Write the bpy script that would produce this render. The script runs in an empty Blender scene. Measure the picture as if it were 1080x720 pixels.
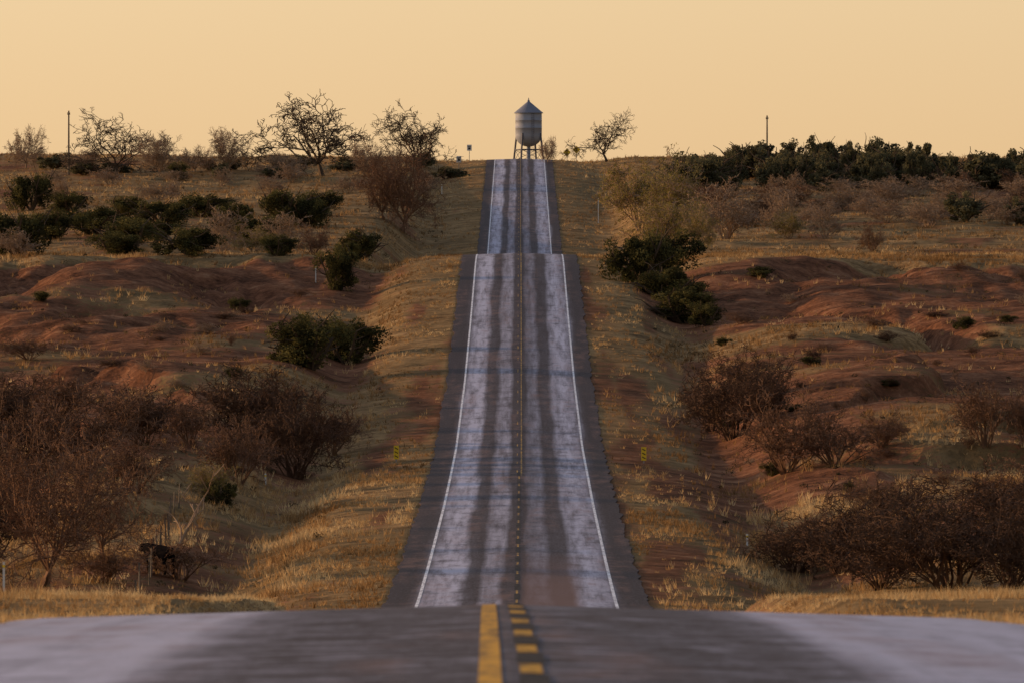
import bpy, bmesh, math, random
import numpy as np
from mathutils import Vector, Matrix
S=bpy.context.scene
F=9000.0; CX=548.0; CY=360.0
# ------------------------------------------------------------------ noise
def _h(i,j,s):
    n=(i*374761393+j*668265263+s*14426951)&0xffffffff
    n=((n^(n>>13))*1274126177)&0xffffffff
    return ((n^(n>>16))&0xffff)/65535.0
def vnoise(x,y,s=0):
    x=np.asarray(x,float);y=np.asarray(y,float)
    xi=np.floor(x).astype(np.int64);yi=np.floor(y).astype(np.int64)
    fx=x-xi;fy=y-yi;fx=fx*fx*(3-2*fx);fy=fy*fy*(3-2*fy)
    a=_h(xi,yi,s);b=_h(xi+1,yi,s);c=_h(xi,yi+1,s);d=_h(xi+1,yi+1,s)
    return (a*(1-fx)+b*fx)*(1-fy)+(c*(1-fx)+d*fx)*fy
def fbm(x,y,s=0,o=4):
    t=0;A=1;w=0
    for k in range(o):
        t=t+A*vnoise(x*2**k+17.3*k,y*2**k-9.1*k,s+k*7);w+=A;A*=0.5
    return t/w*2-1
def ss(a,b,x):
    t=np.clip((x-a)/(b-a),0,1);return t*t*(3-2*t)
# ------------------------------------------------------------------ profiles
TD=np.arange(-500,14001,2.0)
def table(pts,sig):
    p=np.array(pts,float);v=np.interp(TD,p[:,0],p[:,1])
    k=np.arange(-30,31);g=np.exp(-0.5*(k*2.0/sig)**2);g/=g.sum()
    vp=np.pad(v,30,mode='edge');return np.convolve(vp,g,'valid')
ZR=table([(-500,-3),(-100,-1.9),(0,-1.7),(30,-1.78),(50,-2.0),(70,-2.3),(80,-2.48),(87,-2.66),(95,-2.9),(105,-3.3),(130,-4.15),(160,-5.25),
 (200,-6.7),(250,-8.6),(280,-9.3),(309,-9.42),(348,-8.9),(413,-7.8),(487,-6.0),(563,-2.5),(635,2.1),(704,6.9),(722,7.5),(742,7.65),(790,6.8),
 (850,6.0),(920,7.0),(967,10.1),(1080,16.8),(1222,25.1),(1248,26.6),(1275,27.3),(1310,27.2),(1400,25),(1700,21),(2400,20),(4000,14),(14000,-10)],7)
ZT=table([(-500,-3),(-100,-2.1),(0,-1.9),(50,-2.3),(87,-2.9),(105,-3.6),(130,-4.5),(160,-6.0),(200,-7.7),(250,-9.9),(309,-10.6),(340,-10.0),(380,-9.0),
 (420,-8.0),(470,-6.0),(520,-3.6),(560,-1.9),(600,-0.6),(625,0.35),(650,1.3),(672,3.0),(690,5.0),(708,6.75),(725,7.15),(760,7.5),(800,7.7),(850,8.6),(950,12.3),
 (1050,17),(1150,22),(1220,25.3),(1260,27.0),(1300,28.0),(1350,28.3),(1450,26),(1700,20.5),(2400,20),(4000,14),(14000,-10)],6)
XCt=table([(-500,0.1),(0,0.1),(50,-0.04),(90,-0.2),(200,-0.2),(310,-0.1),(450,-0.02),(600,0),(1300,0)]+[(1300+d,-(d*d)*2.6e-4) for d in range(40,721,40)]+[(2060,-150),(14000,-150)],8)
zr=lambda D:np.interp(D,TD,ZR)
zt=lambda D:np.interp(D,TD,ZT)
Xc=lambda D:np.interp(D,TD,XCt)
def erosion(X,D,a):
    b=ss(575,620,D)*(1-ss(702,722,D))*ss(12,19,a)
    r=1-np.abs(fbm(X/19.0,D/48.0,5,5))*2.3
    return b,np.clip(r,0,1)**1.8
def H(X,D,under=True):
    X=np.asarray(X,float);D=np.asarray(D,float)
    u=X-Xc(D);a=np.abs(u)
    z0=zr(D)-0.03*np.minimum(a,4.9)
    zv=z0-0.03-0.07*np.maximum(a-4.9,0)
    n=fbm(X/38,D/70,1,3)*1.0+fbm(X/9,D/14,2,3)*0.40+fbm(X/2.2,D/3.0,3,2)*0.12
    b,r=erosion(X,D,a)
    gl=np.abs(fbm(X/2.2,D/22.0,29,3))
    n=n-b*(r*2.7-0.9)+b*np.where(X>0,1.0,0.3)*fbm(X/18,D/40,9,4)*1.2+b*fbm(X/3.0,D/6.0,19,4)*0.22-b*r*np.clip(1-gl*4,0,1)*0.45
    st=ss(0.05,0.14,fbm(X/18,D/27,21,5))*ss(330,380,D)*(1-ss(560,600,D))*ss(13,20,a)
    n=n+st*1.3
    amp=ss(8,26,a)*ss(200,320,D)+0.3*(1-ss(200,320,D))
    t=ss(8.3,17,a)
    z=zv*(1-t)+(zt(D)+n*amp)*t
    z=z-0.8*np.exp(-((a-12.0)/2.2)**2)*ss(280,320,D)*(1-ss(1200,1260,D))
    z=z+fbm(X/1.3,D/2.5,12,2)*0.09*ss(5.2,7,a)
    wb=ss(125,165,D)*(1-ss(215,250,D))*ss(5.1,6.3,a)
    z=z*(1-wb)+(-0.0302*D+0.06*fbm(X/2,D/9,31,2))*wb
    if under:
        z=np.where(a<4.85,z0-0.09,z)
    return z
def soil(X,D):
    u=X-Xc(D);a=np.abs(u)
    n=fbm(X/8,D/20,40,5)
    s=0.45+1.3*n+0.30*ss(430,470,D)*(1-ss(705,720,D))
    v=1-ss(9,13,a)
    s=s*(1-v)+v*(0.10+1.1*fbm(u/1.6,D/40,44,4)+np.where(u>0,0.38,0.05)*(1-ss(420,640,D)))
    b,r=erosion(X,D,a)
    s=s+b*(0.25+r*0.9)
    s=s-1.1*ss(700,715,D)*(1-ss(770,800,D))*ss(8,12,a)
    s=s-0.5*ss(770,800,D)-0.3*(1-ss(400,440,D))*ss(8,12,a)
    s=s-1.6*np.exp(-((D-612)/9.0)**2)*(X>5)*ss(5,8,a)
    s=s-0.7*(1-ss(250,290,D))
    return np.clip(s,0,1)
def ground_D(px,py):
    D=np.arange(292,1330,1.0);X=(px-CX)/F*D
    y=CY-H(X,D)*F/D
    k=np.nonzero(y<=py)[0]
    return float(D[k[0]]) if len(k) else 1290.0
# ------------------------------------------------------------------ mesh helpers
def mk(name,co,faces,mat=None,attrs=None,uv=None,smooth=False,link=True):
    co=np.asarray(co,np.float32);faces=np.asarray(faces,np.int32);k=faces.shape[1]
    me=bpy.data.meshes.new(name)
    me.vertices.add(len(co));me.vertices.foreach_set('co',co.ravel())
    me.loops.add(faces.size);me.loops.foreach_set('vertex_index',faces.ravel())
    me.polygons.add(len(faces));me.polygons.foreach_set('loop_start',np.arange(0,faces.size,k,dtype=np.int32))
    me.polygons.foreach_set('use_smooth',np.full(len(faces),smooth))
    for an,av in (attrs or {}).items():
        at=me.attributes.new(an,'FLOAT','POINT');at.data.foreach_set('value',np.asarray(av,np.float32))
    if uv is not None:
        l=me.uv_layers.new(name='UVMap');l.data.foreach_set('uv',np.asarray(uv,np.float32)[faces.ravel()].ravel())
    me.update(calc_edges=True);me.validate()
    if mat: me.materials.append(mat)
    if not link: return me
    ob=bpy.data.objects.new(name,me);S.collection.objects.link(ob);return ob
def gridfaces(nr,nc):
    i=np.arange(nr-1)[:,None]*nc+np.arange(nc-1)[None,:]
    i=i.ravel();return np.stack([i,i+1,i+nc+1,i+nc],1)
def obj(name,me,parent=None,loc=None):
    ob=bpy.data.objects.new(name,me);S.collection.objects.link(ob)
    if loc is not None: ob.location=loc
    if parent: ob.parent=parent
    return ob
# ------------------------------------------------------------------ materials
class NT:
    def __init__(s,name):
        s.m=bpy.data.materials.new(name);s.m.use_nodes=True;s.t=s.m.node_tree;s.t.nodes.clear()
        s.out=s.n('ShaderNodeOutputMaterial')
    def n(s,t,**k):
        x=s.t.nodes.new(t)
        for a,b in k.items(): setattr(x,a,b)
        return x
    def l(s,a,b): s.t.links.new(a,b)
    def inp(s,sock,v):
        if hasattr(v,'is_output') : s.l(v,sock)
        else: sock.default_value=v
    def math(s,op,a,b=0.0,c=None,clamp=False):
        x=s.n('ShaderNodeMath',operation=op,use_clamp=clamp);s.inp(x.inputs[0],a);s.inp(x.inputs[1],b)
        if c is not None:s.inp(x.inputs[2],c)
        return x.outputs[0]
    def noise(s,vec,scale,detail=4,rough=0.55,dist=0):
        x=s.n('ShaderNodeTexNoise');x.inputs['Scale'].default_value=scale;x.inputs['Detail'].default_value=detail
        x.inputs['Roughness'].default_value=rough;x.inputs['Distortion'].default_value=dist
        if vec is not None:s.l(vec,x.inputs['Vector'])
        return x.outputs[0]
    def ramp(s,f,stops):
        x=s.n('ShaderNodeValToRGB');e=x.color_ramp.elements
        while len(e)<len(stops): e.new(0.5)
        for q,(p,c) in zip(e,stops):
            q.position=p;q.color=(c,c,c,1) if not isinstance(c,tuple) else c+(1,)
        s.l(f,x.inputs[0]);return x.outputs[0]
    def mix(s,f,a,b,mode='MIX'):
        x=s.n('ShaderNodeMix',data_type='RGBA',blend_type=mode)
        s.inp(x.inputs[0],f)
        s.inp(x.inputs[6],a if hasattr(a,'is_output') else a+(1,));s.inp(x.inputs[7],b if hasattr(b,'is_output') else b+(1,));return x.outputs[2]
    def attr(s,name):
        x=s.n('ShaderNodeAttribute',attribute_name=name);return x.outputs['Fac']
    def bsdf(s,col,rough=0.85,spec=0.2,metal=0,bump=None,bs=0.3,bd=0.05):
        p=s.n('ShaderNodeBsdfPrincipled');s.inp(p.inputs['Base Color'],col if hasattr(col,'is_output') else col+(1,))
        s.inp(p.inputs['Roughness'],rough);p.inputs['Specular IOR Level'].default_value=spec;p.inputs['Metallic'].default_value=metal
        if bump is not None:
            b=s.n('ShaderNodeBump');b.inputs['Strength'].default_value=bs;b.inputs['Distance'].default_value=bd
            s.l(bump,b.inputs['Height']);s.l(b.outputs[0],p.inputs['Normal'])
        s.l(p.outputs[0],s.out.inputs[0]);return s.m
    def leaf(s,col,tr=0.35):
        d=s.n('ShaderNodeBsdfDiffuse');t=s.n('ShaderNodeBsdfTranslucent');m=s.n('ShaderNodeMixShader')
        s.inp(d.inputs[0],col);s.inp(t.inputs[0],col);m.inputs[0].default_value=tr
        s.l(d.outputs[0],m.inputs[1]);s.l(t.outputs[0],m.inputs[2]);s.l(m.outputs[0],s.out.inputs[0]);return s.m
def pos(t): return t.n('ShaderNodeNewGeometry').outputs['Position']

t=NT('ground_mat');P=pos(t)
n1=t.noise(P,0.35,6,0.65);n2=t.noise(P,2.2,5,0.7);n3=t.noise(P,0.06,3)
gf=t.math('ADD',t.math('MULTIPLY',n1,0.6),t.math('MULTIPLY',n2,0.4))
g=t.ramp(gf,[(0.36,(0.080,0.047,0.023)),(0.46,(0.19,0.115,0.050)),(0.55,(0.32,0.20,0.088)),(0.66,(0.44,0.30,0.14))])
g=t.mix(t.ramp(n3,[(0.42,0.0),(0.62,0.4)]),g,(0.13,0.095,0.045))
so=t.ramp(gf,[(0.36,(0.040,0.018,0.010)),(0.47,(0.13,0.055,0.028)),(0.56,(0.22,0.098,0.050)),(0.68,(0.33,0.19,0.105))])
f=t.math('ADD',t.attr('soil'),t.math('MULTIPLY',t.math('SUBTRACT',n2,0.5),1.7))
f=t.math('ADD',f,t.math('MULTIPLY',t.math('SUBTRACT',n1,0.5),1.3))
M_ground=t.bsdf(t.mix(t.ramp(f,[(0.30,0.0),(0.54,1.0)]),g,so),0.95,0.02,bump=gf,bs=1.0,bd=0.45)

t=NT('asphalt_mat')
uvn=t.n('ShaderNodeUVMap',uv_map='UVMap').outputs[0]
sx=t.n('ShaderNodeSeparateXYZ');t.l(uvn,sx.inputs[0]);U=sx.outputs[0];V=sx.outputs[1]
def uvec(k):
    cb=t.n('ShaderNodeCombineXYZ');t.l(U,cb.inputs[0]);t.l(t.math('MULTIPLY',V,k),cb.inputs[1]);return cb.outputs[0]
v1=uvec(0.03)
st=t.noise(v1,2.2,6,0.7);wob=t.noise(v1,0.7,3)
fine=t.noise(uvec(0.15),9.0,5,0.75)
blot=t.noise(uvec(0.3),0.8,6,0.7)
scuff=t.noise(uvec(2.0),1.1,5,0.75)
u2=t.math('ADD',U,t.math('MULTIPLY',t.math('SUBTRACT',wob,0.5),0.8))
bf=t.math('ADD',t.math('MULTIPLY',u2,0.1),0.5)
def q(u): return u/10+0.5
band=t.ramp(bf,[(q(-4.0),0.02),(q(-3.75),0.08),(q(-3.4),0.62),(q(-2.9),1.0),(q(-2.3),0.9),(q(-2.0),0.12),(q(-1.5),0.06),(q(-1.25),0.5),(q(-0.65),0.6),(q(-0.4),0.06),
  (q(0.3),0.04),(q(0.55),0.32),(q(1.05),0.45),(q(1.35),0.06),(q(1.9),0.10),(q(2.15),0.62),(q(2.8),0.95),(q(3.45),0.65),(q(3.8),0.08),(q(4.05),0.02)])  # pale wheel tracks: worn tarmac plus sky sheen put into the colour
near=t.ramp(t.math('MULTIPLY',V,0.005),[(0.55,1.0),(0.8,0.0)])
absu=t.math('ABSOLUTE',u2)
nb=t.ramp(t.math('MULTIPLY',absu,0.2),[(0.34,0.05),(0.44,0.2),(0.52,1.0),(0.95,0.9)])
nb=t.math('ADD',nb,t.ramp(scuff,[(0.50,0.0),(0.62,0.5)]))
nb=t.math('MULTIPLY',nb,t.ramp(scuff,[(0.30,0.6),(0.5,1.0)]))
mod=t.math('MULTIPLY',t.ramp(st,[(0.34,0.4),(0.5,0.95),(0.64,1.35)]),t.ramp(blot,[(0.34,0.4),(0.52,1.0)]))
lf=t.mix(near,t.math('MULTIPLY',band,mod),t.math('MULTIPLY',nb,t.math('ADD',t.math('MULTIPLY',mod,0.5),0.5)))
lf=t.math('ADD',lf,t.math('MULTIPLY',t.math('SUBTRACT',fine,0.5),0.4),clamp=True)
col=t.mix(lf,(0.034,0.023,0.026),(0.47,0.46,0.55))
red=t.math('MULTIPLY',t.ramp(blot,[(0.46,0.0),(0.62,0.5)]),t.ramp(wob,[(0.46,0.0),(0.58,1.0)]))
dip=t.math('MULTIPLY',t.ramp(t.math('MULTIPLY',t.math('ADD',V,t.math('MULTIPLY',blot,20.0)),0.001),[(0.25,0.0),(0.27,0.75),(0.335,0.7),(0.368,0.0)]),t.ramp(bf,[(q(0.0),0.0),(q(0.4),1.0),(q(2.0),1.0),(q(2.6),0.0)]))
col=t.mix(t.math('MAXIMUM',red,dip),col,(0.20,0.112,0.09))
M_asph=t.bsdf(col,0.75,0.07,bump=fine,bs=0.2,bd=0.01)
def paint(name,c,worn,lo,hi):
    t=NT(name);P=pos(t);mp=t.n('ShaderNodeMapping');mp.inputs['Scale'].default_value=(1,0.15,1);t.l(P,mp.inputs[0])
    n=t.noise(mp.outputs[0],5,6,0.75);return t.bsdf(t.mix(t.ramp(n,[(lo,0.0),(hi,1.0)]),c,worn),0.8,0.1)
M_white=paint('white_paint',(0.78,0.78,0.8),(0.25,0.24,0.27),0.46,0.68)
M_yel=paint('yellow_paint',(0.62,0.32,0.04),(0.10,0.065,0.04),0.45,0.64)
M_yelw=paint('worn_yellow_paint',(0.50,0.29,0.06),(0.10,0.07,0.055),0.38,0.58)
M_tar=paint('tar_patch',(0.015,0.012,0.013),(0.05,0.04,0.04),0.4,0.7)

def leafmat(name,stops,tr=0.3):
    t=NT(name);f=t.math('ADD',t.attr('tint'),t.math('MULTIPLY',t.math('SUBTRACT',t.noise(pos(t),1.2,3),0.5),0.5));return t.leaf(t.ramp(f,stops),tr)
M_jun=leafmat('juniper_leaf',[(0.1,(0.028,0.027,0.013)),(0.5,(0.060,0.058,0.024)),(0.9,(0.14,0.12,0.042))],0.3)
M_jhaze=leafmat('juniper_hazed_leaf',[(0.1,(0.060,0.056,0.032)),(0.5,(0.10,0.094,0.050)),(0.9,(0.17,0.15,0.08))],0.35)  # lighter juniper greens, distance haze mixed into the leaf colour
M_yg=leafmat('spring_leaf',[(0.1,(0.13,0.10,0.03)),(0.5,(0.22,0.18,0.05)),(0.9,(0.32,0.25,0.09))],0.4)
M_grass=leafmat('dry_grass_mat',[(0.0,(0.13,0.072,0.03)),(0.4,(0.32,0.185,0.078)),(0.75,(0.52,0.34,0.155)),(1.0,(0.64,0.48,0.26))],0.5)
M_scrub=leafmat('scrub_leaf',[(0.1,(0.04,0.030,0.018)),(0.5,(0.085,0.062,0.033)),(0.9,(0.18,0.125,0.062))],0.3)
def bark(name,a,b):
    t=NT(name);n=t.noise(pos(t),3,4);return t.bsdf(t.mix(n,a,b),0.9,0.05)
M_bark=bark('bark_dark',(0.06,0.042,0.03),(0.11,0.08,0.055))
M_twig=bark('twig_brown',(0.12,0.066,0.042),(0.22,0.125,0.075))
M_twigd=bark('twig_dark',(0.07,0.040,0.027),(0.13,0.075,0.047))
M_twigp=bark('twig_pale',(0.25,0.175,0.115),(0.36,0.25,0.165))
def simple(name,c,rough=0.7,metal=0,var=0.25,sc=2.0,spec=0.2):
    t=NT(name);n=t.noise(pos(t),sc,5,0.65)
    return t.bsdf(t.mix(n,tuple(x*(1-var) for x in c),tuple(min(1,x*(1+var)) for x in c)),rough,spec,metal)
M_steel=simple('tower_steel',(0.27,0.29,0.34),0.6,0.0,0.25,0.8)
M_roof=simple('tower_roof',(0.17,0.18,0.22),0.6)
M_frame=simple('tower_frame',(0.10,0.10,0.12),0.6)
M_post=simple('weathered_post',(0.11,0.085,0.065))
M_galv=simple('galvanised',(0.3,0.29,0.28),0.5,0.3)
M_sy=simple('sign_yellow',(0.75,0.5,0.03),0.5,0,0.1)
M_sw=simple('sign_white',(0.6,0.6,0.58),0.5,0,0.1)
M_blk=simple('black_panel',(0.02,0.02,0.02),0.6)
M_cow=simple('cow_hide',(0.010,0.008,0.008),0.95,0,0.4,4,0.0)

# ------------------------------------------------------------------ terrain
Dg=np.unique(np.round(np.concatenate([np.arange(-400,-40,20),np.arange(-40,140,1),np.arange(140,290,2),np.arange(290,800,1),np.arange(800,1320,2),
   np.arange(1320,2400,16),np.geomspace(2400,13900,26)]),3))
up=np.concatenate([[4.7,4.9,5.1,5.4],np.arange(5.8,50,0.5),np.arange(50,104,2.0),np.geomspace(106,6000,30)])
ug=np.concatenate([-up[::-1],[0],up])
UU,DD=np.meshgrid(ug,Dg);XX=UU+Xc(DD)
ZZ=H(XX,DD)
mk('ground',np.stack([XX,DD,ZZ],-1).reshape(-1,3),gridfaces(len(Dg),len(ug)),M_ground,{'soil':soil(XX,DD).ravel()},smooth=True)
# road
Dr=Dg[(Dg>=-60)&(Dg<=2300)]
ur=np.array([-4.9,-4.9,-3.6,-1.8,0,1.8,3.6,4.9,4.9])
RU,RD=np.meshgrid(ur,Dr);ej=fbm(RD/3.0,RU*3,77,3)*0.22-0.10
RUj=RU+np.where(np.abs(RU)>4.8,np.sign(RU)*ej,0)
RZ=zr(RD)-0.03*np.abs(RUj);RZ[:,0]-=0.14;RZ[:,-1]-=0.14
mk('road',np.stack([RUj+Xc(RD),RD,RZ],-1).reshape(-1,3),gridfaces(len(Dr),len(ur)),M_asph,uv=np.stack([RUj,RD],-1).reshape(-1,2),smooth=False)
def marking(name,segs,mat,h=0.006):
    co=[];fa=[]
    for u0,u1,a,b in segs:
        d=np.unique(np.concatenate([[a],Dg[(Dg>a)&(Dg<b)],[b]]))
        base=len(co)
        for i,x in enumerate(d):
            for uu in (u0,u1): co.append((uu+Xc(x),x,zr(x)-0.03*abs(uu)+h))
            if i: k=base+2*i;fa.append((k-2,k-1,k+1,k))
    return mk(name,co,fa,mat)
marking('white_edge_line',[(-3.66,-3.54,230,1500)],M_white)
marking('white_edge_line',[(3.54,3.66,230,1500)],M_white)
marking('yellow_centre_line',[(-0.20,-0.06,-50,140)],M_yel)
marking('worn_yellow_centre_line',[(0.08,0.16,445,1500)],M_yelw)
marking('yellow_dashed_line',[(0.06,0.20,d,d+2.3) for d in np.arange(-40.8,140,5.85)],M_yel)
marking('worn_yellow_dashed_line',[(-0.04,0.04,d,d+3) for d in np.arange(280,445,9.0)]+[(-0.14,-0.07,d,d+3) for d in np.arange(450,1500,12.0)],M_yelw)
marking('tar_patches',[(0.05,0.23,d+2.6,d+5.4) for d in np.arange(-40.8,140,5.85)]+[(-0.1,0.11,d+3.3,d+8.7) for d in np.arange(280,445,9.0)],M_tar)

# ------------------------------------------------------------------ grass
rng=np.random.default_rng(3)
def tufts(X,D,h,spread,wid,nb,tint):
    N=len(X);Z=H(X,D,False)-0.02
    X=np.repeat(X,nb);D=np.repeat(D,nb);Z=np.repeat(Z,nb);h=np.repeat(h,nb)*rng.uniform(0.5,1.15,N*nb);tint=np.repeat(tint,nb)+rng.normal(0,0.07,N*nb)
    sp=np.repeat(spread,nb) ;wid=np.repeat(wid,nb)
    ang=rng.uniform(0,6.283,N*nb);rr=rng.uniform(0,1,N*nb)*sp
    bx=X+np.cos(ang)*rr*0.6;by=D+np.sin(ang)*rr*0.6
    la=rng.uniform(0,6.283,N*nb);ln=rng.uniform(0.1,0.7,N*nb)*h
    tx=bx+np.cos(ang)*rr*0.5+np.cos(la)*ln;ty=by+np.sin(ang)*rr*0.5+np.sin(la)*ln
    wa=rng.uniform(-0.6,0.6,N*nb);wx=np.cos(wa)*wid*0.5;wy=np.sin(wa)*wid*0.5
    co=np.stack([np.stack([bx-wx,by-wy,Z],-1),np.stack([bx+wx,by+wy,Z],-1),np.stack([tx,ty,Z+h],-1)],1).reshape(-1,3)
    return co,np.repeat(tint,3)
def scatter(d0,d1,amin,wedge,n):
    D=np.sqrt(rng.uniform(d0*d0,d1*d1,n));X=rng.uniform(-1,1,n)*(D*wedge+1.5)
    k=np.abs(X-Xc(D))>amin;return X[k],D[k]
C=[];T=[]
def zone(d0,d1,amin,n,hr,w,nb,wedge=0.066,bias=0.0,keepsoil=0.10):
    X,D=scatter(d0,d1,amin,wedge,n);s=soil(X,D)
    p=np.clip(1.1-1.6*s,keepsoil,1)*np.clip(0.6+1.6*fbm(X/2.5,D/6,50,3),0.05,1)
    k=rng.uniform(0,1,len(X))<p;X=X[k];D=D[k]
    h=rng.uniform(hr[0],hr[1],len(X))*(0.6+0.8*vnoise(X/3,D/6,60))
    vb=np.abs(X-Xc(D))<9;h=np.where(vb,h*0.6,h)
    ti=np.clip(0.44+0.75*fbm(X/5,D/14,61,4)+bias+rng.normal(0,0.13,len(X)),0,1)
    c,tt=tufts(X,D,h,np.full(len(X),w*5),np.full(len(X),w),nb,ti);C.append(c);T.append(tt)
zone(70,245,4.95,38000,(0.10,0.30),0.018,5,0.068,0.45,0.6)  # near crest strip: raised tint bias paints the grass as sunlit
zone(290,460,5.0,40000,(0.16,0.55),0.04,5,bias=0.15)
zone(460,800,5.0,62000,(0.15,0.48),0.05,5)
zone(800,1340,5.1,38000,(0.2,0.55),0.08,4,bias=-0.02)
co=np.concatenate(C);ti=np.concatenate(T)
mk('dry_grass',co,np.arange(len(co)).reshape(-1,3),M_grass,{'tint':ti})

# ------------------------------------------------------------------ foliage meshes
def leafcloud(rng,cent,rad,npl,size,tint,flat=0.8):
    K=len(cent);c=np.repeat(cent,npl,0);r=np.repeat(rad,npl);N=len(c)
    v=rng.normal(0,1,(N,3));v/=np.linalg.norm(v,axis=1,keepdims=True)
    p=c+v*(r*rng.uniform(0.45,1.12,N)**0.7)[:,None]*np.array([1,1,flat])
    a=rng.normal(0,1,(N,3));a/=np.linalg.norm(a,axis=1,keepdims=True)
    b=np.cross(a,v+rng.normal(0,0.5,(N,3)));b/=np.linalg.norm(b,axis=1,keepdims=True)+1e-9
    s=rng.uniform(0.6,1.3,N)*size
    a=a*s[:,None];b=b*(s*0.55)[:,None]
    co=np.stack([p-a,p+b*0.9,p+a,p-b*0.9],1).reshape(-1,3)
    tt=np.clip(np.repeat(tint,npl)+rng.normal(0,0.12,N),0,1)
    return co,np.repeat(tt,4)
def tubes(segs,ns=3):
    A=np.array([s[0] for s in segs]);B=np.array([s[1] for s in segs]);ra=np.array([s[2] for s in segs]);rb=np.array([s[3] for s in segs])
    d=B-A;d/=np.linalg.norm(d,axis=1,keepdims=True)+1e-9
    ref=np.where(np.abs(d[:,2:3])<0.9,np.array([[0,0,1.0]]),np.array([[1.0,0,0]]))
    x=np.cross(d,ref);x/=np.linalg.norm(x,axis=1,keepdims=True);y=np.cross(d,x)
    R=[]
    for P,r in ((A,ra),(B,rb)):
        for k in range(ns):
            an=2*math.pi*k/ns;R.append(P+(x*math.cos(an)+y*math.sin(an))*r[:,None])
    co=np.stack(R,1).reshape(-1,3);b=np.arange(len(A))*2*ns
    f=np.concatenate([np.stack([b+k,b+(k+1)%ns,b+ns+(k+1)%ns,b+ns+k],1) for k in range(ns)])
    return co,f
def grow(R,segs,tips,p,d,L,r,lev,mx,wig,upb,ratio,nch,rmin,nseg=4):
    for i in range(nseg):
        d=(d+Vector((R.gauss(0,wig),R.gauss(0,wig),R.gauss(0,wig)+upb))).normalized()
        q=p+d*(L/nseg);r1=max(rmin,r*(1-0.55/nseg))
        segs.append((tuple(p),tuple(q),r,r1));p=q;r=r1
        if lev<mx and (i>=1 or lev>0):
            for k in range(nch if R.random()<0.6 else nch-1 if nch>1 else 1):
                pr=d.orthogonal().normalized();pr.rotate(Matrix.Rotation(R.uniform(0,6.283),3,d))
                cd=(d*R.uniform(0.5,1.0)+pr*R.uniform(0.5,1.0)).normalized()
                grow(R,segs,tips,q,cd,L*ratio*R.uniform(0.7,1.15),max(rmin,r*R.uniform(0.5,0.72)),lev+1,mx,wig*1.1,upb*0.8,ratio,nch,rmin,nseg)
    if lev==mx: tips.append(tuple(p))
def bare_shrub(seed,mat,stems=11,mx=4,rmin=0.012,H0=2.3,out=0.8,leaf=None,nleaf=0,name='shrub'):
    R=random.Random(seed);segs=[];tips=[]
    for i in range(stems):
        a=R.uniform(0,6.283);o=R.uniform(0.15,out)
        grow(R,segs,tips,Vector((math.cos(a)*0.35*R.random(),math.sin(a)*0.35*R.random(),-0.1)),Vector((math.cos(a)*o,math.sin(a)*o,1)).normalized(),H0*R.uniform(0.65,1.25),0.05,0,mx,0.17,0.03,0.56,1 if mx>3 else 2,rmin)
    return finish(name,segs,tips,mat,leaf,nleaf,seed)
def bare_tree(seed,mat,leaf=None,nleaf=0,rmin=0.02,trunks=1,spread=0.9,mx=4,name='tree',size=1.0,th=1.6,nch=2,ratio=0.52,wig=0.2,r0=0.30,nseg=4):
    R=random.Random(seed);segs=[];tips=[]
    for k in range(trunks):
        p=Vector((R.uniform(-.3,.3)*(trunks-1),R.uniform(-.3,.3)*(trunks-1),-0.2));d=Vector((R.uniform(-.25,.25),R.uniform(-.25,.25),1)).normalized()
        r=r0
        for i in range(3):
            d=(d+Vector((R.gauss(0,.1),R.gauss(0,.1),0))).normalized();q=p+d*th/3;segs.append((tuple(p),tuple(q),r,r*0.88));p=q;r*=0.88
        nl=R.randint(5,7)
        for i in range(nl):
            a=6.283*i/nl+R.uniform(-.4,.4);o=R.uniform(0.3,1.0)*spread*1.3
            grow(R,segs,tips,p,Vector((math.cos(a)*o,math.sin(a)*o,1)).normalized(),R.uniform(3.4,5.0)*size,r*R.uniform(.45,.65),1,mx,wig,0.035,ratio,nch,rmin,nseg)
    return finish(name,segs,tips,mat,leaf,nleaf,seed)
def finish(name,segs,tips,mat,leaf,nleaf,seed):
    co,f=tubes(segs);me=mk(name,co,f,mat,{'tint':np.full(len(co),.5)},link=False)
    if leaf:
        rg=np.random.default_rng(seed);tp=np.array(tips);idx=rg.integers(0,len(tp),nleaf)
        c=tp[idx]+rg.normal(0,0.12,(nleaf,3));lc,lt=leafcloud(rg,c,np.full(nleaf,0.15),3,0.06,rg.uniform(0.2,0.9,nleaf))
        nf=np.arange(len(lc)).reshape(-1,4)+len(co)
        me=mk(name,np.concatenate([co,lc]),np.concatenate([f,nf]),mat,{'tint':np.concatenate([np.full(len(co),.5),lt])},link=False)
        me.materials.append(leaf);mi=np.zeros(len(f)+len(nf),np.int32);mi[len(f):]=1;me.polygons.foreach_set('material_index',mi)
    return me
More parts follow.
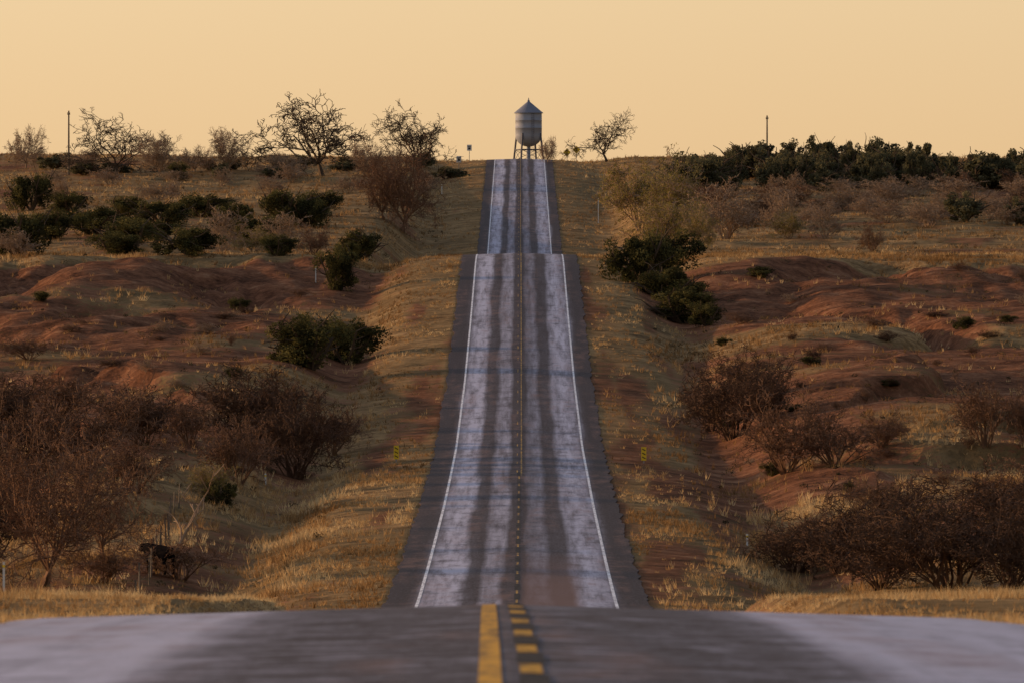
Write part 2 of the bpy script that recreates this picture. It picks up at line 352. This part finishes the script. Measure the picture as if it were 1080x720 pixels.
def juniper(seed,W=5.0,Ht=4.2,leaf=M_jun,lobes=80,npl=130,size=0.10,name='juniper'):
    rg=np.random.default_rng(seed);R=random.Random(seed)
    subs=[(rg.uniform(-.26,.26)*W,rg.uniform(-.26,.26)*W,rg.uniform(0.34,0.62)*Ht,rg.uniform(.18,.30)*W) for _ in range(5)]
    subs+=[(rg.uniform(-.3,.3)*W,rg.uniform(-.3,.3)*W,0.24*Ht,rg.uniform(.2,.27)*W) for _ in range(3)]
    cent=[];rad=[]
    while len(cent)<lobes:
        s=subs[rg.integers(0,len(subs))];v=rg.normal(0,1,3);v/=np.linalg.norm(v)
        q=np.array([s[0],s[1],s[2]])+v*s[3]*rg.uniform(0.3,1.0)*np.array([1,1,Ht/W*1.1])
        if q[2]<0.2: q[2]=rg.uniform(0.2,0.8)
        cent.append(q);rad.append(rg.uniform(0.26,0.66)*W/5)
    cent=np.array(cent);rad=np.array(rad)
    lc,lt=leafcloud(rg,cent,rad,npl,size,rg.uniform(0.05,0.95,lobes),0.95)
    segs=[];tips=[]
    for i in range(5):
        a=R.uniform(0,6.283);grow(R,segs,tips,Vector((0,0,-.15)),Vector((math.cos(a)*.7,math.sin(a)*.7,1)).normalized(),Ht*.75,0.14,1,2,0.15,0.03,0.5,1,0.02)
    co,f=tubes(segs,4);nf=np.arange(len(lc)).reshape(-1,4)+len(co)
    me=mk(name,np.concatenate([co,lc]),np.concatenate([f,nf]),M_bark,{'tint':np.concatenate([np.full(len(co),.5),lt])},link=False)
    me.materials.append(leaf);mi=np.zeros(len(f)+len(nf),np.int32);mi[len(f):]=1;me.polygons.foreach_set('material_index',mi)
    return me
def dims(me):
    a=np.empty(len(me.vertices)*3,np.float32);me.vertices.foreach_get('co',a);a=a.reshape(-1,3)
    lo=np.percentile(a,1.0,axis=0);hi=np.percentile(a,99.0,axis=0);return (hi[0]-lo[0]+hi[1]-lo[1])/2,hi[2]
LIB={
 'jun':[juniper(10+i) for i in range(5)],
 'jf':[juniper(30+i,leaf=M_jhaze,lobes=50,npl=80,size=0.17) for i in range(5)],
 'sh':[bare_shrub(50+i,M_twig,stems=17,mx=4,rmin=0.012,name='bare_shrub') for i in range(4)],
 'shd':[bare_shrub(60+i,M_twigd,stems=21,mx=4,rmin=0.014,name='bare_shrub_dark') for i in range(3)],
 'shp':[bare_shrub(70+i,M_twigp,stems=13,mx=4,rmin=0.016,name='pale_shrub') for i in range(3)],
 'yg':[bare_shrub(80+i,M_twigp,stems=14,mx=4,rmin=0.014,leaf=M_yg,nleaf=3400,name='budding_shrub') for i in range(3)],
 'tree':[bare_tree(90+i,M_bark,rmin=0.028,trunks=1,nch=1,mx=5,ratio=0.62,wig=0.22,spread=1.3,size=1.0,name='bare_tree') for i in range(4)],
 'treeb':[bare_tree(110+i,M_twig,rmin=0.015,trunks=2,name='brown_tree',th=1.0,r0=.2) for i in range(3)],
 'treep':[bare_tree(130+i,M_twigp,rmin=0.022,trunks=2,name='pale_tree',th=1.0,r0=.2) for i in range(2)],
 'treel':[bare_tree(120,M_bark,leaf=M_scrub,nleaf=900,rmin=0.026,trunks=1,nch=1,mx=5,ratio=.6,wig=.22,name='leafy_tree')],
}
DM={k:[dims(m) for m in v] for k,v in LIB.items()}
NAMES={'jun':'juniper_bush','jf':'juniper_tree','sh':'bare_shrub','shd':'bare_shrub','shp':'pale_shrub','yg':'budding_shrub','tree':'bare_tree','treeb':'bare_tree','treep':'bare_tree','treel':'leafing_tree'}
RR=random.Random(5)
def veg(kind,px,py,w,h,D=None,var=None):
    if D is None: D=ground_D(px,py)
    X=(px-CX)/F*D;m=F/D;i=RR.randrange(len(LIB[kind])) if var is None else var
    W,Hh=DM[kind][i];o=bpy.data.objects.new(NAMES[kind],LIB[kind][i]);S.collection.objects.link(o)
    sx=w/m/W;sz=h/m/Hh
    o.scale=(sx,sx*RR.uniform(.85,1.15),sz);o.rotation_euler=(0,0,RR.uniform(0,6.283));o.location=(X,D,float(H(X,D,False))-0.05);return o
# skyline trees
for a in [('treep',27,178,38,42),('tree',122,185,88,64,None,0),('treep',168,186,42,44),('treep',240,182,42,44),('tree',340,186,118,80,None,1),('treel',440,184,84,68),
          ('tree',640,171,68,50,None,2),('treep',578,172,24,26),('treep',205,182,50,26),('treep',90,184,40,26),('treep',300,186,50,24),('treep',388,192,50,40)]:
    veg(*a)
for a in [('treeb',425,246,84,98),('treeb',405,232,50,62),('shp',233,268,56,46),('shp',300,262,50,36),('yg',268,266,50,26),('sh',330,268,50,30),('shp',20,272,50,30)]: veg(*a)
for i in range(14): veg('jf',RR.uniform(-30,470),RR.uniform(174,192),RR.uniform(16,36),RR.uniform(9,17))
for i in range(18): veg('shp',RR.uniform(-20,470),RR.uniform(180,212),RR.uniform(20,46),RR.uniform(10,22))
for a in [(33,222,42,36),(16,270,60,42),(-8,262,40,38),(75,225,42,22),(100,248,62,28),(140,264,62,32),(60,252,52,28),(170,238,52,24),(200,270,66,28),(215,230,52,24),(245,244,46,28),(272,256,52,26),
          (300,237,56,34),(322,240,48,30),(335,228,42,26),(130,228,42,20),(190,190,24,18),(120,270,50,24),(293,270,34,22),(160,255,50,22)]: veg('jun',*a)
for a in [(380,274,40,30),(368,276,26,20),(353,306,42,44)]: veg('jun',*a)
veg('jun',328,390,74,54);veg('jun',366,384,64,46)
# right mid
for a in [(674,300,64,50),(700,298,62,54),(704,320,56,36),(720,342,68,36),(745,344,34,24)]: veg('jun',*a)
for a in [('yg',676,242,74,74),('yg',712,240,66,58),('yg',700,262,64,50),('yg',735,262,40,42),('shp',765,252,76,60),('shp',820,246,50,40),('yg',832,252,40,28),('shp',870,252,44,36),('sh',800,235,50,30),
          ('shp',935,236,50,26),('shp',980,240,50,28),('jf',1018,234,38,30),('jf',1075,238,34,28),('shp',1045,232,50,26),('sh',920,265,30,28),('shp',895,222,60,26),('shp',1010,214,60,24)]: veg(*a)
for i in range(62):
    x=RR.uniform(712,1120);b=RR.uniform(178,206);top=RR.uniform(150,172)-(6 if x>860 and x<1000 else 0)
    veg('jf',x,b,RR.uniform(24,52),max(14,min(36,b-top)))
for i in range(54): veg('shp' if i%3 else 'sh',RR.uniform(720,1110),RR.uniform(192,242),RR.uniform(24,60),RR.uniform(12,24))
# valley thickets
for a in [('treeb',45,600,170,180,345,0),('treeb',110,590,120,120),('shd',20,520,120,110),('sh',90,500,120,90),('shd',-15,600,100,100),('shd',150,470,90,60),('shd',260,470,130,80),('shd',310,505,110,90),('sh',250,510,90,70),
          ('sh',350,480,60,50),('jun',232,534,34,26),('yg',222,520,40,30),('sh',60,440,100,50),('shd',5,455,90,60),('shd',285,440,70,40),('sh',190,612,110,44),('sh',110,615,90,40),('sh',30,380,60,24),
          ('sh',140,520,90,60),('sh',20,570,110,90),('sh',200,470,80,50),('sh',300,470,90,60)]: veg(*a)
for a in [('shd',775,462,104,86),('shd',790,430,70,56),('shd',750,455,60,54),('shd',810,450,70,60),('sh',830,500,120,84),('sh',880,490,90,66),('sh',930,480,70,36),('sh',1040,490,100,68),('sh',1085,470,80,60),('jun',815,502,26,16),
          ('shd',840,604,110,60),('shd',885,604,160,88),('shd',950,590,130,80),('shd',930,622,120,70),('shd',1000,625,160,96),('shd',1065,625,130,100),('shd',1060,580,140,80),('sh',850,600,90,60),('sh',1060,545,110,60),('sh',940,545,90,40),('shd',1100,600,110,100)]: veg(*a)
for i in range(70):
    s=RR.choice([-1,1]);px=RR.uniform(-20,330) if s<0 else RR.uniform(760,1100)
    veg(RR.choice(['sh','sh','shp','jun','shd']),px,RR.uniform(285,520),RR.uniform(12,34),RR.uniform(6,14))
# low scrub – one object
X,D=scatter(300,1250,9,0.068,4600)
k=vnoise(X/14,D/30,90)+rng.uniform(-.3,.3,len(X))>0.45;X=X[k];D=D[k];n=len(X)
s=rng.uniform(0.12,0.45,n);cent=np.stack([X,D,H(X,D,False)+s*0.35],-1)
lc,lt=leafcloud(rng,cent,s,40,0.06,rng.uniform(0.1,0.9,n),0.7)
mk('low_scrub',lc,np.arange(len(lc)).reshape(-1,4),M_scrub,{'tint':lt})

# ------------------------------------------------------------------ built objects
def bmobj(name,fn,mat,parent=None,smooth=False,bevel=0):
    bm=bmesh.new();fn(bm);me=bpy.data.meshes.new(name);bm.normal_update();bm.to_mesh(me);bm.free();me.materials.append(mat)
    for p in me.polygons:p.use_smooth=smooth
    o=obj(name,me,parent)
    if bevel: m=o.modifiers.new('b','BEVEL');m.width=bevel;m.segments=2
    return o
def bx(bm,c,s,rot=None):
    M=Matrix.Translation(c)@(rot or Matrix())@Matrix.Diagonal((s[0],s[1],s[2],1));bmesh.ops.create_cube(bm,size=1,matrix=M)
def rod(bm,a,b,r,n=8,r2=None):
    a=Vector(a);b=Vector(b);d=b-a;M=Matrix.Translation((a+b)/2)@d.to_track_quat('Z','Y').to_matrix().to_4x4()
    bmesh.ops.create_cone(bm,cap_ends=True,segments=n,radius1=r,radius2=r if r2 is None else r2,depth=d.length,matrix=M)
def lathe(bm,prof,n=32):
    rings=[]
    for r,z in prof:
        rings.append([bm.verts.new((r*math.cos(2*math.pi*i/n),r*math.sin(2*math.pi*i/n),z)) for i in range(n)] if r>1e-4 else [bm.verts.new((0,0,z))])
    for A,B in zip(rings,rings[1:]):
        for i in range(n):
            j=(i+1)%n
            if len(A)==1 and len(B)>1: bm.faces.new((A[0],B[j],B[i]))
            elif len(B)==1: bm.faces.new((A[i],A[j],B[0]))
            else: bm.faces.new((A[i],A[j],B[j],B[i]))
def empty(name,loc,rz=0):
    e=bpy.data.objects.new(name,None);S.collection.objects.link(e);e.location=loc;e.rotation_euler=(0,0,rz);return e
# water tower
TDD=1700.0;tm=F/TDD;TX=(557.5-CX)/tm;gz=float(H(TX,TDD,False))
zz=lambda y:(CY-y)/tm-gz
wt=empty('water_tower',(TX,TDD,gz),math.radians(18))
R0=14.0/tm
zb=zz(155);zc=zz(143);ze=zz(119.5);zp=zz(107.5)
bmobj('tank',lambda bm:lathe(bm,[(0,zb)]+[(R0*math.sin(a),zc-(zc-zb)*math.cos(a)) for a in np.linspace(0.15,1.5,9)]+[(R0,zc),(R0,zc+1.4),(R0+0.03,zc+1.42),(R0+0.03,zc+1.5),(R0,zc+1.52),(R0,zc+2.9),(R0+0.03,zc+2.92),(R0+0.03,zc+3.0),(R0,zc+3.02),(R0,ze)]),M_steel,wt,True)
bmobj('conical_roof',lambda bm:lathe(bm,[(R0-.05,ze-0.02),(R0+0.28,ze-0.05),(R0+0.28,ze+0.03),(0.25,zp),(0.25,zp+.2),(0.12,zp+.35),(0.05,zp+.75),(0,zp+.8)]),M_roof,wt)
def legs(bm):
    for k in range(4):
        a=math.pi/4+k*math.pi/2;t_=(R0*1.0,zc+0.4);g_=(R0+2.6,-0.3)
        rod(bm,(t_[0]*math.cos(a),t_[0]*math.sin(a),t_[1]),(g_[0]*math.cos(a),g_[0]*math.sin(a),g_[1]),0.2)
bmobj('legs',legs,M_frame,wt)
def braces(bm):
    def pt(k,z):
        a=math.pi/4+k*math.pi/2;r=R0+2.6*(1-(z+0.3)/(zc+0.7));return (r*math.cos(a),r*math.sin(a),z)
    lv=[0.3,5.2,10.2,15.0,zb-0.6]
    for k in range(4):
        for i,z in enumerate(lv):
            if i: rod(bm,pt(k,z),pt(k+1,z),0.11,6)
            if i<len(lv)-1:
                rod(bm,pt(k,z),pt(k+1,lv[i+1]),0.05,5);rod(bm,pt(k+1,z),pt(k,lv[i+1]),0.05,5)
bmobj('cross_braces',braces,M_frame,wt)
bmobj('riser_pipe',lambda bm:rod(bm,(0,0,-.3),(0,0,zb+0.3),0.4,14),M_steel,wt,True)
def ladder(bm):
    for s in(-.22,.22): rod(bm,(s,-R0-.12,-.2),(s,-R0-.12,ze),0.03,5)
    for z in np.arange(0,ze,0.4): rod(bm,(-.22,-R0-.12,z),(.22,-R0-.12,z),0.02,4)
bmobj('ladder',ladder,M_frame,wt)
# utility poles
for px,yt,yb in ((72.5,117,185),(809,122,190)):
    D=ground_D(px,yb) if yb<188 else 1250.0
    X=(px-CX)/F*D;z=float(H(X,D,False));top=(CY-yt)/F*D-z
    p=empty('utility_pole',(X,D,z))
    bmobj('pole',lambda bm:rod(bm,(0,0,-.5),(0,0,top),0.15,10,0.10),M_post,p)
    bmobj('crossarm',lambda bm:bx(bm,(0,-.14,top-.5),(0.4,.08,.1)),M_post,p)
    bmobj('insulator',lambda bm:[rod(bm,(s,-.14,top-.46),(s,-.14,top-.25),0.04,8) for s in(-.15,.15)],M_post,p)
def marker(px,py,hpx,kind):
    D=ground_D(px,py);X=(px-CX)/F*D;z=float(H(X,D,False));h=hpx*D/F
    if kind=='obj':
        e=empty('object_marker_sign',(X,D,z));bmobj('post',lambda bm:bx(bm,(0,0,h*.42),(.07,.05,h*.95)),M_galv,e)
        bmobj('panel',lambda bm:bx(bm,(0,-.05,h-.38),(.28,.02,.75)),M_sy,e)
        def st(bm):
            for k in range(3): bx(bm,(0,-.063,h-.60+k*.22),(.22,.006,.05),Matrix.Rotation(0.5,4,'Y'))
        bmobj('black_stripes',st,M_blk,e)
    elif kind=='del':
        e=empty('delineator_post',(X,D,z));bmobj('post',lambda bm:bx(bm,(0,0,h/2-.1),(.09,.04,h+.2)),M_sw,e);bmobj('reflector',lambda bm:rod(bm,(0,-.025,h-.12),(0,-.04,h-.12),.05,12),M_sy,e)
    elif kind=='dia':
        e=empty('warning_sign',(X,D,z));bmobj('post',lambda bm:bx(bm,(0,0,h/2-.1),(.08,.06,h)),M_galv,e)
        bmobj('panel',lambda bm:bx(bm,(0,-.05,h-.5),(.85,.02,.85),Matrix.Rotation(math.pi/4,4,'Y')),M_sy,e,bevel=.008)
        bmobj('symbol',lambda bm:(bx(bm,(0,-.064,h-.55),(.1,.006,.5)),bx(bm,(0,-.064,h-.24),(.3,.006,.1))),M_blk,e)
    elif kind=='rect':
        e=empty('traffic_sign',(X,D,z));bmobj('post',lambda bm:bx(bm,(0,0,h/2-.1),(.08,.06,h)),M_galv,e)
        bmobj('panel',lambda bm:bx(bm,(0,-.05,h-.45),(.7,.02,.9)),M_sw,e,bevel=.008)
        bmobj('legend',lambda bm:(bx(bm,(0,-.064,h-.25),(.5,.006,.1)),bx(bm,(0,-.064,h-.55),(.34,.006,.3))),M_blk,e)
for a in [(418,488,18,'obj'),(679,488,17,'obj'),(631,236,26,'del'),(484,182,17,'rect'),(495,170,17,'rect'),(598,168,15,'dia'),(608,168,18,'dia'),(466,205,10,'del'),
          (788,575,12,'del'),(280,512,12,'del'),(333,300,18,'del')]: marker(*a)
def fence(side,uo,d0,d1):
    e=empty('wire_fence',(0,0,0));Ds=np.arange(d0,d1,6.0);P_=[]
    for d in Ds:
        x=side*(uo+(d-d0)*0.02)+float(Xc(d))+RR.uniform(-.15,.15);P_.append((x,d,float(H(x,d,False))))
    def posts(bm):
        for x,d,z in P_: rod(bm,(x,d,z-.2),(x+RR.uniform(-.08,.08),d,z+1.2),0.035,5)
    def wires(bm):
        for A,B in zip(P_,P_[1:]):
            for hh in(.45,.8,1.1): rod(bm,(A[0],A[1],A[2]+hh),(B[0],B[1],B[2]+hh),0.004,3)
    bmobj('posts',posts,M_post,e);bmobj('wires',wires,M_post,e)
fence(-1,14.2,300,420)
def simple_post(px,D,ytop):
    X=(px-CX)/F*D;z=float(H(X,D,False));h=(CY-ytop)/F*D-z
    e=empty('delineator_post',(X,D,z));bmobj('post',lambda bm:bx(bm,(0,0,h/2-.1),(.05,.03,h+.2)),M_sw,e);bmobj('reflector',lambda bm:rod(bm,(0,-.018,h-.1),(0,-.03,h-.1),.035,12),M_sy,e)
simple_post(4,200.0,592)
# cow
def cow(px,D,rz):
    X=(px-CX)/F*D;z=float(H(X,D,False));e=empty('black_cow',(X,D,z),rz)
    V=[];E=[];Rr=[]
    def v(p,r,par=None):
        V.append(p);Rr.append(r if isinstance(r,tuple) else (r,r))
        if par is not None:E.append((par,len(V)-1))
        return len(V)-1
    pel=v((-.62,0,1.02),(.27,.30));s1=v((-.25,0,.95),(.31,.34),pel);s2=v((.15,0,.93),(.32,.36),s1);ch=v((.52,0,.98),(.27,.36),s2)
    nk=v((.82,0,1.12),(.17,.24),ch);hd=v((1.08,0,1.2),(.14,.16),nk);mz=v((1.3,0,1.04),(.10,.11),hd);v((1.38,0,.98),(.085,.08),mz)
    for s in(-1,1):
        a=v((.5,.17*s,.72),(.13,.15),ch);b=v((.5,.19*s,.42),.075,a);c=v((.49,.19*s,.14),.05,b);v((.52,.19*s,.03),.06,c)
        a=v((-.62,.18*s,.72),(.16,.19),pel);b=v((-.5,.2*s,.56),.11,a);c=v((-.74,.2*s,.42),.065,b);d=v((-.70,.2*s,.14),.05,c);v((-.66,.2*s,.03),.06,d)
        v((1.02,.26*s,1.24),(.04,.055),hd)
    t1=v((-.95,0,1.1),.05,pel);t2=v((-1.0,0,.75),.03,t1);v((-1.0,0,.45),.05,t2)
    me=bpy.data.meshes.new('body');me.from_pydata(V,E,[]);me.materials.append(M_cow);o=obj('body',me,e)
    m=o.modifiers.new('skin','SKIN');m.use_smooth_shade=True
    for i,r in enumerate(Rr): me.skin_vertices[0].data[i].radius=r
    me.skin_vertices[0].data[0].use_root=True
    m=o.modifiers.new('sub','SUBSURF');m.levels=2;m.render_levels=2
cow(168,356.0,math.radians(128))
def snag(px,py):
    D=ground_D(px,py);X=(px-CX)/F*D;R=random.Random(8);segs=[];tips=[]
    grow(R,segs,tips,Vector((0,0,-.1)),Vector((.55,0,1)).normalized(),3.2,0.09,1,3,0.14,0.02,0.5,1,0.02)
    co,f=tubes(segs,5);o=mk('dead_snag',co,f,M_twigp);o.location=(X,D,float(H(X,D,False)))
snag(180,590)
# ------------------------------------------------------------------ light
az=math.radians(-68);el=math.radians(8.5)
sd=Vector((math.sin(az)*math.cos(el),math.cos(az)*math.cos(el),math.sin(el)))
sl=bpy.data.lights.new('sun','SUN');sl.energy=4.6;sl.angle=math.radians(1.0);sl.color=(1.0,0.62,0.33)
so_=bpy.data.objects.new('sun',sl);S.collection.objects.link(so_);so_.rotation_euler=sd.to_track_quat('Z','Y').to_euler();so_.location=(-200,0,200)
w=bpy.data.worlds.new('World');S.world=w;w.use_nodes=True;nt=w.node_tree
bg=nt.nodes['Background'];sk=nt.nodes.new('ShaderNodeTexSky');sk.sky_type='NISHITA';sk.sun_disc=False
sk.sun_elevation=el;sk.sun_rotation=az%(2*math.pi);sk.dust_density=4.0;sk.air_density=1.5;sk.ozone_density=2.0
def wn(t,**k):
    x=nt.nodes.new(t)
    for a,b in k.items():setattr(x,a,b)
    return x
L=nt.links.new
tc=wn('ShaderNodeTexCoord');sp=wn('ShaderNodeSeparateXYZ');L(tc.outputs['Generated'],sp.inputs[0])
rp=wn('ShaderNodeValToRGB');e=rp.color_ramp.elements
st_=[(0.0,(0.80,0.505,0.25)),(0.018,(0.83,0.56,0.295)),(0.045,(0.84,0.625,0.37)),(0.14,(0.70,0.57,0.43)),(0.38,(0.36,0.38,0.46)),(1.0,(0.18,0.23,0.37))]
while len(e)<len(st_): e.new(.5)
for a,(p,c) in zip(e,st_): a.position=p;a.color=c+(1,)
L(sp.outputs[2],rp.inputs[0])
dt=wn('ShaderNodeVectorMath',operation='DOT_PRODUCT');L(tc.outputs['Generated'],dt.inputs[0]);dt.inputs[1].default_value=(math.sin(az),math.cos(az),0)
mr=wn('ShaderNodeMapRange');L(dt.outputs['Value'],mr.inputs[0]);mr.inputs[1].default_value=-1;mr.inputs[2].default_value=1;mr.inputs[3].default_value=0.45;mr.inputs[4].default_value=1.22
sc=wn('ShaderNodeVectorMath',operation='SCALE');L(rp.outputs[0],sc.inputs[0]);L(mr.outputs[0],sc.inputs['Scale'])
b2=wn('ShaderNodeBackground');L(sc.outputs[0],b2.inputs[0]);b2.inputs[1].default_value=0.97
L(sk.outputs[0],bg.inputs[0]);bg.inputs[1].default_value=0.05
ad=wn('ShaderNodeAddShader');L(bg.outputs[0],ad.inputs[0]);L(b2.outputs[0],ad.inputs[1]);L(ad.outputs[0],nt.nodes['World Output'].inputs[0])
# ------------------------------------------------------------------ camera
c=bpy.data.cameras.new('camera');co_=bpy.data.objects.new('camera',c);S.collection.objects.link(co_);S.camera=co_
c.lens=300;c.sensor_width=36;c.clip_start=1;c.clip_end=30000
co_.location=(0,0,0);co_.rotation_euler=(math.pi/2,0,math.atan(8/F))
c.dof.use_dof=True;c.dof.focus_distance=650;c.dof.aperture_fstop=7.1
S.view_settings.view_transform='Standard';S.view_settings.look='None';S.view_settings.exposure=0
